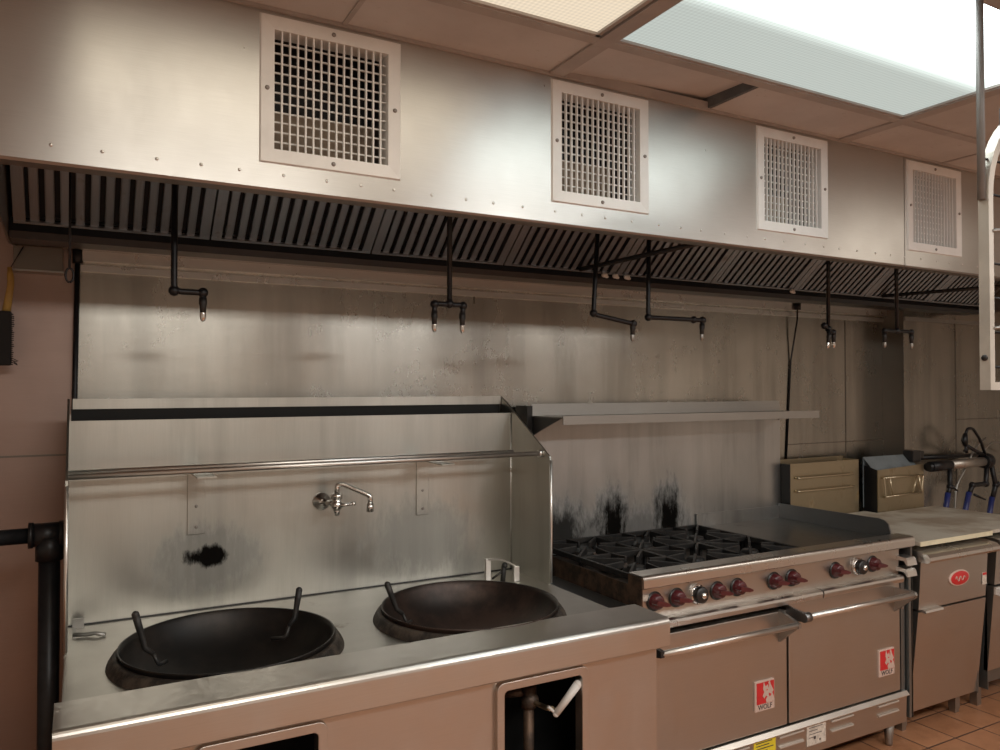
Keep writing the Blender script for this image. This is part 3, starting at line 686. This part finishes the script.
def oven_door(x0, x1, ztop, hz, hx0, hx1, badge_x, left):
    d = obj('oven_door', MB().rbox(x0, x1, 2.130, 2.172, .248, ztop, .004), M['range2'], rg)
    hd = obj('door_handle', MB().tube([(hx0,2.045,hz),(hx1,2.045,hz)], .0115, n=18), M['bar'], d)
    if left:
        obj('handle_bracket', MB().prism_x([(2.132,hz+.038),(2.050,hz+.012),(2.033,hz+.006),(2.033,hz-.010),(2.046,hz-.014),(2.132,hz-.090)], hx1-.004, hx1+.010), M['galv'], hd)
        obj('handle_bracket', MB().prism_x([(2.132,hz+.030),(2.035,hz+.014),(2.033,hz-.008),(2.132,hz-.03)], hx0-.012, hx0+.004), M['black'], hd)
    else:
        obj('handle_bracket', MB().tube([(hx0-.028,2.045,hz),(hx0+.004,2.045,hz)], .019, n=20).prism_x([(2.132,hz+.026),(2.05,hz+.018),(2.05,hz-.018),(2.132,hz-.03)], hx0-.024, hx0-.012), M['splashdark'], hd)
        obj('handle_bracket', MB().prism_x([(2.15,hz+.012),(2.05,hz+.016),(2.036,hz+.012),(2.030,hz),(2.036,hz-.014),(2.06,hz-.03),(2.15,hz-.11)], hx1-.002, hx1+.012), M['galv'], hd)
    # badge: cream plate, red field, pale wolf head, dark letters
    bx0, bx1, z0, z1 = badge_x, badge_x+.104, .331, .445
    bd = tag(obj('badge', MB().rbox(bx0, bx1, 2.122, 2.131, z0, z1, .002), M['badgewhite'], d), 'red and cream maker badge')
    obj('badge_field', MB().box(bx0+.007, bx1-.004, 2.1205, 2.1225, z0+.028, z1-.005), M['red'], bd)
    ww, hh = bx1-bx0, z1-z0
    head = [(.42,.97),(.50,.80),(.60,.83),(.72,.97),(.80,.80),(.92,.62),(.84,.56),(.90,.48),(.97,.30),(.97,.26),(.55,.26),(.52,.36),(.60,.46),(.52,.50),(.44,.42),(.36,.50),(.44,.62),(.38,.74)]
    obj('wolf_head', MB().prism_y([(bx0+u*ww, z0+v*hh) for u, v in head], 2.1190, 2.1206), M['badgewhite'], bd)
    obj('wolf_eye', MB().prism_y([(bx0+u*ww, z0+v*hh) for u, v in ((.52,.68),(.60,.72),(.60,.66))], 2.1180, 2.1192)
        .prism_y([(bx0+u*ww, z0+v*hh) for u, v in ((.66,.58),(.80,.52),(.72,.44),(.68,.50))], 2.1180, 2.1192)
        .prism_y([(bx0+u*ww, z0+v*hh) for u, v in ((.62,.90),(.68,.88),(.66,.74))], 2.1180, 2.1192), M['red'], bd)
    mtx = Matrix.Translation((bx0+ww/2, 2.1216, z0+.0145)) @ Matrix.Rotation(PI/2, 4, 'X')
    obj('badge_letters', MB().text('WOLF', .0265, mtx), M['ink'], bd)
    return d
oven_door(1.736, 2.456, .694, .663, 1.748, 2.415, 2.273, True)
oven_door(2.468, 3.166, .716, .686, 2.478, 3.128, 3.010, False)
obj('jamb', MB().box(3.180, 3.206, 2.135, 2.19, .13, .735).box(3.214, 3.238, 2.12, 2.19, .12, .75), M['fryside'], rg)
obj('door_catch', MB().rbox(3.168, 3.182, 2.120, 2.14, .600, .650, .004), M['galv'], rg)
kp = obj('louver_panel', MB().prism_x([(2.128,.105),(2.124,.225),(2.120,.236),(2.126,.241),(2.17,.241),(2.17,.105)], 1.736, 3.200), M['range2'], rg)
for i in range(5):
    for z_ in (.206, .166):
        xa = 1.80+.3*i; xb = xa+.137
        obj('vent_slot', MB().prism_x([(2.1265,z_+.010),(2.118,z_+.008),(2.116,z_+.003),(2.118,z_-.001),(2.127,z_-.002)], xa, xb), M['bar'], kp)
obj('kick_trim', MB().prism_x([(2.124,.222),(2.111,.225),(2.110,.228),(2.124,.242),(2.13,.242)], 1.736, 3.2), M['bar'], kp)
lb = obj('warning_label', MB().box(2.265, 2.383, 2.1235, 2.1255, .168, .222), M['yellow'], kp)
mb = MB()
for i in range(4): mb.box(2.278, 2.278+(.085,.070,.092,.06)[i], 2.1228, 2.1236, .211-.011*i-.002, .211-.011*i+.0015)
obj('printed_lines', mb, M['ink'], lb)
lb = obj('rating_label', MB().box(2.560, 2.672, 2.1235, 2.1258, .138, .232), M['paper'], kp)
mb = MB()
for i in range(5): mb.box(2.572, 2.572+(.06,.08,.05,.075,.04)[i], 2.1228, 2.1236, .222-.013*i-.0015, .222-.013*i+.001)
mb.box(2.60, 2.612, 2.1228, 2.1236, .160, .172).box(2.632, 2.640, 2.1228, 2.1236, .150, .158)
obj('printed_lines', mb, M['ink'], lb)
for lx, ly in ((1.78,2.19),(3.14,2.17),(1.78,2.74),(3.14,2.74)):
    obj('leg', MB().tube([(lx,ly,0),(lx,ly,.012),(lx,ly,.03),(lx,ly,.125)], [.014,.016,.017,.026]), M['galv'], rg)
# griddle
obj('griddle_plate', MB().rbox(2.648, 3.214, 2.175, 2.832, .862, .892, .003), M['griddle'], rg)
obj('griddle_splash', MB().prism_x([(2.842,.860),(2.842,.966),(2.262,.972),(2.235,.966),(2.215,.950),(2.206,.925),(2.206,.860)], 3.214, 3.222), M['splashdark'], rg)
obj('griddle_splash', MB().box(2.648, 3.214, 2.832, 2.842, .885, .954).box(2.643, 2.648, 2.70, 2.842, .86, .955) if False else MB().box(2.648, 3.214, 2.832, 2.842, .885, .954), M['back'], rg)
obj('griddle_edge', MB().box(2.6445, 2.6485, 2.18, 2.838, .85, .905), M['iron'], rg)
# grates + burners
def grate(cx, cy):
    mb = MB(); hx, hy = .148, .158; z = .905
    for s in (-1, 1):
        mb.box(cx-hx, cx+hx, cy+s*hy-.006, cy+s*hy+.006, z-.022, z); mb.box(cx+s*hx-.006, cx+s*hx+.006, cy-hy, cy+hy, z-.022, z)
    for k in range(8):
        t_ = PI/4*k; ux, uy = math.cos(t_), math.sin(t_)
        r1 = min(hx/max(abs(ux),1e-6), hy/max(abs(uy),1e-6)); r0 = .045 if k % 2 else .062
        p = (-uy*.005, ux*.005)
        A = (cx+ux*r0, cy+uy*r0); B = (cx+ux*r1, cy+uy*r1)
        V = []
        for (q, zz) in ((A,z+.006),(B,z+.001)):
            for s in (-1, 1): V += [(q[0]+s*p[0], q[1]+s*p[1], zz-.026), (q[0]+s*p[0], q[1]+s*p[1], zz)]
        mb.add(V, [(0,1,3,2),(4,6,7,5),(1,5,7,3),(0,2,6,4),(0,4,5,1),(2,3,7,6)])
    for sx in (-1, 1):
        for sy in (-1, 1): mb.box(cx+sx*(hx-.01)-.006, cx+sx*(hx-.01)+.006, cy+sy*(hy-.01)-.006, cy+sy*(hy-.01)+.006, .841, z-.01)
    return mb
for i in range(3):
    for j in range(2):
        cx, cy = 1.735+.152+.303*i, 2.352+.320*j
        obj('burner', MB().lathe([(.0001,.888),(.030,.888),(.034,.884),(.036,.876),(.050,.872),(.054,.864),(.048,.858),(.022,.852),(.022,.838)], (cx,cy,0), n=28)
            .tube([(cx,cy,.85),(cx,2.19,.85)], .012, n=10), M['iron'], rg)
        obj('grate', grate(cx, cy), M['iron'], rg, .0015)
# backguard + high shelf
obj('backguard', MB().box(1.700, 3.240, 2.845, 2.930, .84, 1.450), M['back'], rg)
sh = obj('high_shelf', MB().prism_x([(2.852,1.50),(2.844,1.50),(2.842,1.449),(2.606,1.449),(2.600,1.455),(2.596,1.455),(2.596,1.420),(2.600,1.420),(2.602,1.444),(2.852,1.444)], 1.716, 3.236), M['galv'], rg)
obj('shelf_bracket', MB().prism_x([(2.85,1.444),(2.62,1.444),(2.85,1.36)], 1.718, 1.724), M['splashdark'], sh)
obj('shelf_bracket', MB().prism_x([(2.85,1.444),(2.62,1.444),(2.85,1.40)], 3.226, 3.232), M['splashdark'], sh)
obj('shelf_post', MB().box(1.690, 1.716, 2.835, 2.930, 1.36, 1.492), M['black'], sh)

# ------------------------------------------------------------------ fryers
f1 = thing('fryer', (3.53, 2.4, 0), 'stainless fryer cabinet with red oval badge right of the range', 'fryer', 'fryers at the right end of the line')
obj('cabinet', MB().box(3.272, 3.278, 2.15, 2.785, .11, .85).box(3.784, 3.79, 2.15, 2.785, .11, .85).box(3.278, 3.784, 2.19, 2.785, .12, .848), M['fryside'], f1)
fr = [(2.20,.848),(2.108,.846),(2.066,.838),(2.052,.826),(2.050,.812),(2.056,.802),(2.070,.798),(2.112,.800),(2.16,.80),(2.20,.80)]
obj('front_rail', MB().prism_x(fr, 3.262, 3.806), M['bullnose'], f1)
obj('front_face', MB().prism_x([(2.102,.80),(2.115,.582),(2.16,.582),(2.16,.80)], 3.276, 3.792), M['fryer'], f1)
dr = obj('door', MB().prism_x([(2.115,.572),(2.160,.116),(2.180,.116),(2.150,.572)], 3.274, 3.794), M['fryer'], f1)
obj('door_handle', MB().prism_x([(2.125,.586),(2.092,.582),(2.088,.574),(2.092,.570),(2.125,.574)], 3.290, 3.420), M['bar'], dr)
bd = tag(obj('badge', MB().lathe([(.0001,.006),(.070,.006),(.078,.004),(.080,0),(.0001,0)], (0,0,0), (0,-1,0), 40), M['badgewhite'], f1), 'red oval maker badge')
for v in bd.data.vertices:   # squash to an oval and seat it on the face
    x_, y_, z_ = v.co + Vector(ORIG[f1]); v.co = Vector((3.567+x_, 2.108+y_, .694+z_*.47)) - Vector(ORIG[f1])
ov = obj('badge_field', MB().lathe([(.0001,.0075),(.066,.0075),(.072,.005),(.072,.003)], (0,0,0), (0,-1,0), 40), M['red'], bd)
for v in ov.data.vertices:
    x_, y_, z_ = v.co + Vector(ORIG[f1]); v.co = Vector((3.567+x_, 2.108+y_, .694+z_*.45)) - Vector(ORIG[f1])
scr = []
for k in range(30):
    t_ = k/29; scr.append((3.530+.075*t_, 2.0998, .692+.012*math.sin(t_*PI*5)*(1-t_*.4)))
obj('badge_script', MB().tube(scr, .0022, n=6), M['badgewhite'], bd)
st = obj('sticker', MB().box(3.752, 3.784, 2.1045, 2.108, .640, .695), M['paper'], f1)
obj('sticker_band', MB().box(3.752, 3.784, 2.1035, 2.1046, .684, .695), M['red'], st)
for lx, ly in ((3.33,2.24),(3.74,2.24),(3.33,2.72),(3.74,2.72)):
    obj('leg', MB().box(lx-.018, lx+.018, ly-.018, ly+.018, .02, .125).box(lx-.015, lx+.015, ly-.015, ly+.015, 0, .02), M['galv'], f1)
fl = obj('flue_riser', MB().box(3.246, 3.80, 2.79, 2.795, .86, 1.172).box(3.246, 3.251, 2.79, 2.895, .86, 1.172).box(3.795, 3.80, 2.79, 2.895, .86, 1.172).box(3.246, 3.80, 2.890, 2.895, .86, 1.185), M['flue'], f1)
obj('flue_inside', MB().box(3.251, 3.795, 2.795, 2.89, .90, 1.12).box(3.2435, 3.247, 2.785, 2.895, .86, 1.17), M['black'], fl)
for z_ in (1.098, 1.029):
    obj('basket_rod', MB().tube(bend([(3.290,2.79,z_),(3.290,2.772,z_),(3.728,2.772,z_),(3.728,2.79,z_)], .01), .006), M['brass'], fl)
f2 = thing('fryer', (4.12, 2.4, 0), 'stainless fryer cut off by the right edge of the photo, open flue with wire handle', 'fryer', 'fryers at the right end of the line')
obj('cabinet', MB().box(3.866, 3.872, 2.15, 2.71, .11, .85).box(4.376, 4.382, 2.15, 2.71, .11, .85).box(3.872, 4.376, 2.19, 2.71, .12, .848), M['fryside'], f2)
obj('front_rail', MB().prism_x(fr, 3.860, 4.392), M['bullnose'], f2)
obj('front_face', MB().prism_x([(2.102,.80),(2.115,.622),(2.16,.622),(2.16,.80)], 3.868, 4.384), M['fryer'], f2)
dr = obj('door', MB().prism_x([(2.115,.610),(2.150,.20),(2.170,.20),(2.150,.610)], 3.866, 4.386), M['fryer'], f2)
obj('door_handle', MB().prism_x([(2.125,.606),(2.092,.602),(2.088,.574),(2.092,.570),(2.125,.574)], 3.882, 4.01), M['white'], dr)
for lx, ly in ((3.92,2.24),(4.33,2.24),(3.92,2.66),(4.33,2.66)):
    obj('leg', MB().box(lx-.018, lx+.018, ly-.018, ly+.018, 0, .13), M['galv'], f2)
fx0, fx1, fy0, fy1 = 3.862, 4.272, 2.720, 2.808
fl = obj('flue_riser', MB().prism_y([(fx0,.850),(fx0,1.114),(fx1,1.130),(fx1,.850)], fy0, fy0+.005).box(fx1-.005, fx1, fy0+.005, fy1, .850, 1.125), M['flue'], f2)
obj('flue_side', MB().prism_x([(fy0+.005,.850),(fy0+.005,1.114),(fy1,1.135),(fy1,.850)], fx0, fx0+.005), M['black'], fl)
obj('flue_inside', MB().add([(fx0+.005,fy0+.006,1.085),(fx1-.005,fy0+.006,1.095),(4.236,fy1,1.180),(3.856,fy1,1.180)], [(0,1,2,3)]).add([(3.856,fy1,1.180),(4.236,fy1,1.180),(4.236,fy1,.9),(3.856,fy1,.9)],[(0,1,2,3)]), M['blueinside'], fl)
y0 = fy0-.014
wh = MB().tube(bend([(3.905,fy0,1.068),(3.895,y0,1.072),(3.908,y0,.966),(3.915,fy0,.962)], .01), .0045, n=8)
wh.tube([(3.893,y0,1.072),(4.245,y0,1.069)], .0045, n=8).tube([(3.91,y0,.966),(4.228,y0,.973)], .0045, n=8)
wh.tube([(3.945,y0,1.071),(3.975,y0,.967)], .004, n=8).tube([(4.19,y0,1.069),(4.15,y0,.972)], .004, n=8).tube(bend([(4.235,fy0,1.065),(4.248,y0,1.069),(4.228,y0,.972),(4.228,fy0,.966)], .01), .0045, n=8)
wh.tube([(4.205,y0,1.069),(4.226,y0,.972)], .0055, n=8)
obj('wire_handle', wh, M['brass'], fl)
o = obj('cover_board', MB().rbox(3.272, 3.832, 2.102, 2.780, .868, .886, .003).box(3.272, 3.832, 2.1005, 2.1025, .866, .8865, 1).box(3.30, 3.79, 2.24, 2.76, .8485, .868), [M['board'], M['boardedge']], None, loc=(3.51,2.42,.8485))
tag(o, 'worn pale board with cream front edge covering the badge fryer', 'board', 'boards over the fryers')
o = obj('cover_board', MB().rbox(3.838, 4.362, 2.118, 2.712, .868, .885, .003).box(3.89, 4.34, 2.24, 2.70, .8485, .868), M['board'], None, loc=(4.1,2.42,.8485))
tag(o, 'brown-stained board covering the fryer at the right edge', 'board', 'boards over the fryers')

# ------------------------------------------------------------------ gas manifold and hoses at the right
t = thing('gas_manifold', (4.5, 2.70, 1.12), 'black gas manifold pipe with a silver wrapped length on the right wall', 'pipe')
obj('pipe', MB().tube([(4.285,2.705,1.112),(4.89,2.70,1.118)], .024, n=20).tube([(4.27,2.77,1.160),(4.90,2.765,1.150)], .013), M['blackpipe'], t)
obj('wrapped_pipe', MB().tube([(4.50,2.702,1.116),(4.83,2.70,1.119)], .027, n=20), M['silverwrap'], t)
obj('coupling', MB().tube([(4.31,2.705,1.112),(4.49,2.703,1.115)], .030, n=20), M['blackpipe'], t)
obj('end_tee', MB().sphere((4.87,2.70,1.122), .048, n=10).tube([(4.83,2.70,1.12),(4.845,2.70,1.12)], .042, n=20), M['blackpipe'], t)
obj('control_block', MB().rbox(4.215, 4.29, 2.745, 2.81, 1.140, 1.205, .006).box(4.29, 4.325, 2.75, 2.80, 1.16, 1.20), M['black'], t)
def hose(label, pts_v, pts_h, extra=None):
    h = thing('gas_hose', pts_v[0], label, 'hose', 'blue gas hoses on the manifold')
    mb = MB().tube(bend(pts_v, .02), .014)
    for p in pts_v[1:-1]: mb.sphere(p, .020, n=8)
    if extra: mb.tube(extra, [.008,.005])
    obj('valve', mb, M['blackpipe'], h)
    obj('hose', MB().tube(pts_h, .0155), M['bluehose'], h)
hose('blue gas hose with black valve dropping behind the boards, leftmost of three', [(4.475,2.69,1.10),(4.475,2.69,.99),(4.455,2.69,.94)], [(4.455,2.69,.955),(4.425,2.69,.85),(4.42,2.69,0)], [(4.47,2.68,1.0),(4.50,2.66,.965)])
hose('blue gas hose on a stepped black elbow, middle of three', [(4.855,2.69,1.10),(4.84,2.69,.985),(4.70,2.69,.985),(4.665,2.69,.93)], [(4.665,2.69,.945),(4.62,2.69,.83),(4.61,2.69,0)], [(4.70,2.68,.93),(4.79,2.665,.895)])
hose('blue gas hose below the manifold end, rightmost of three', [(4.90,2.69,1.10),(4.945,2.69,.97),(4.905,2.69,.88)], [(4.905,2.69,.90),(4.87,2.69,.78),(4.86,2.69,0)], [(4.95,2.68,.99),(5.02,2.67,.93)])
t = thing('black_hose', (4.80, 2.70, 1.15), 'thin black hose looped above the manifold end with a shut-off fitting', 'hose')
obj('hose', MB().tube(bend([(4.86,2.70,1.15),(4.79,2.69,1.25),(4.70,2.685,1.325),(4.645,2.685,1.325),(4.625,2.685,1.285)], .05), .0085).tube([(4.63,2.685,1.225),(4.855,2.70,1.150)], .011), M['blackpipe'], t)
obj('fitting', MB().tube([(4.625,2.685,1.295),(4.615,2.685,1.255),(4.628,2.685,1.22)], [.012,.019,.012]).tube([(4.60,2.68,1.195),(4.645,2.68,1.205)], .007).tube([(4.622,2.683,1.23),(4.63,2.68,1.18)], .009), M['blackpipe'], t)
o = obj('grey_hose', MB().tube(bend([(4.90,2.72,1.26),(4.80,2.73,1.20),(4.70,2.74,1.06),(4.62,2.74,.98),(4.60,2.74,.80),(4.60,2.74,0)], .08), .006), M['galv'], None, loc=(4.62,2.74,0))
tag(o, 'thin grey hose curving down the wall behind the manifold', 'hose')
o = obj('grey_hose', MB().tube(bend([(4.88,2.73,1.17),(4.98,2.74,1.225),(5.10,2.75,1.225),(5.3,2.75,1.15)], .08), .006), M['galv'], None, loc=(4.98,2.74,1.15))
tag(o, 'thin grey hose arching to the right from the manifold end', 'hose')

# ------------------------------------------------------------------ hanging frame in the near right
t = thing('hanging_rack', (2.14, .974, 1.564), 'bare steel round-topped rack on a ceiling rod, cut off at the right edge', 'rack')
def rack_outline(e):   # outer edge moved inwards by e
    xl, xr, zb, zt_, r = 1.754+e, 2.527-e, 1.564+e, 2.215-e, .2236-e
    p = [(xl, zb)]
    p += [(xl+r-r*math.cos(q), zt_-r+r*math.sin(q)) for q in [PI/2*k/10 for k in range(11)]]
    p += [(xr-r+r*math.sin(q), zt_-r+r*math.cos(q)) for q in [PI/2*k/10 for k in range(11)]]
    return p+[(xr, zb)]
o_, i_ = rack_outline(0), rack_outline(.0175); n = len(o_); ya, yb = .962, .985
V = [(x_,ya,z_) for x_, z_ in o_]+[(x_,ya,z_) for x_, z_ in i_]+[(x_,yb,z_) for x_, z_ in o_]+[(x_,yb,z_) for x_, z_ in i_]
Fc = []
for k in range(n):
    q = (k+1) % n; Fc += [(k,q,n+q,n+k),(k,2*n+k,2*n+q,q),(n+k,n+q,3*n+q,3*n+k),(2*n+k,3*n+k,3*n+q,2*n+q)]
obj('channel_frame', MB().add(V, Fc), M['frame'], t)
mb = MB()
for k in range(7): mb.tube([(1.765,.974,1.615+.077*k),(2.516,.974,1.615+.077*k)], .0026, n=6)
for k in range(10): mb.tube([(1.835+.069*k,.978,1.575),(1.835+.069*k,.978,2.203)], .0026, n=6)
obj('wire_guard', mb, M['blackpipe'], t)
for x_ in (1.750, 2.531): obj('hanger_rod', MB().tube([(x_,.975,1.985),(x_,.975,CZ)], .0082), M['rod'], t)
obj('bolt', MB().lathe([(.0001,.005),(.005,.005),(.007,.0025),(.007,0)], (1.7545,.974,1.635), (-1,0,0), 12), M['black'], t)
for z_ in (1.70, 1.915): obj('hook', MB().tube([(1.768,.963,z_),(1.805,.950,z_+.005),(1.84,.950,z_)], .0035, n=8), M['galv'], t)

# ------------------------------------------------------------------ light, camera, colour
def area(name, loc, size, power, col, rot=(0,0,0), sy=None):
    l = bpy.data.lights.new(name, 'AREA'); l.energy = power; l.color = col; l.shape = 'RECTANGLE'; l.size = size; l.size_y = sy or size
    o = bpy.data.objects.new(name, l); C.objects.link(o); o.location = loc; o.rotation_euler = rot; return o
area('fill_near', (.6, -.55, CZ-.02), 1.15, 36, (1,.95,.86), sy=.55)  # this and the next three: unseen lamps added as general fill
area('fill_mid', (2.4, -.55, CZ-.02), 1.15, 36, (1,.97,.92), sy=.55)
area('fill_right', (4.2, .65, CZ-.02), 1.15, 6, (1,.90,.76), sy=.55)
area('fill_far', (4.2, -.5, CZ-.02), 1.15, 19, (1,.95,.88), sy=.55)
wd = bpy.data.worlds.new('world'); bpy.context.scene.world = wd; wd.use_nodes = True
wd.node_tree.nodes['Background'].inputs[0].default_value = (.5,.42,.36,1); wd.node_tree.nodes['Background'].inputs[1].default_value = .05

cam = bpy.data.cameras.new('camera'); co = bpy.data.objects.new('camera', cam); C.objects.link(co)
cam.sensor_width = 36; cam.lens = 770.78/1000*36; cam.clip_start = .05
yaw, pit, rol = .5022066, .0164403, -.000746
F = Vector((math.sin(yaw)*math.cos(pit), math.cos(yaw)*math.cos(pit), math.sin(pit)))
R0 = Vector((math.cos(yaw), -math.sin(yaw), 0)); U0 = R0.cross(F)
R = R0*math.cos(rol)+U0*math.sin(rol); U = U0*math.cos(rol)-R0*math.sin(rol)
co.matrix_world = Matrix(((R.x,U.x,-F.x,0),(R.y,U.y,-F.y,0),(R.z,U.z,-F.z,1.57),(0,0,0,1)))
sc = bpy.context.scene; sc.camera = co
sc.view_settings.view_transform = 'Standard'; sc.view_settings.look = 'None'; sc.view_settings.exposure = .22; sc.view_settings.gamma = 1.1
sc.cycles.use_denoising = True
sc.cycles.max_bounces = 8; sc.cycles.sample_clamp_indirect = 4
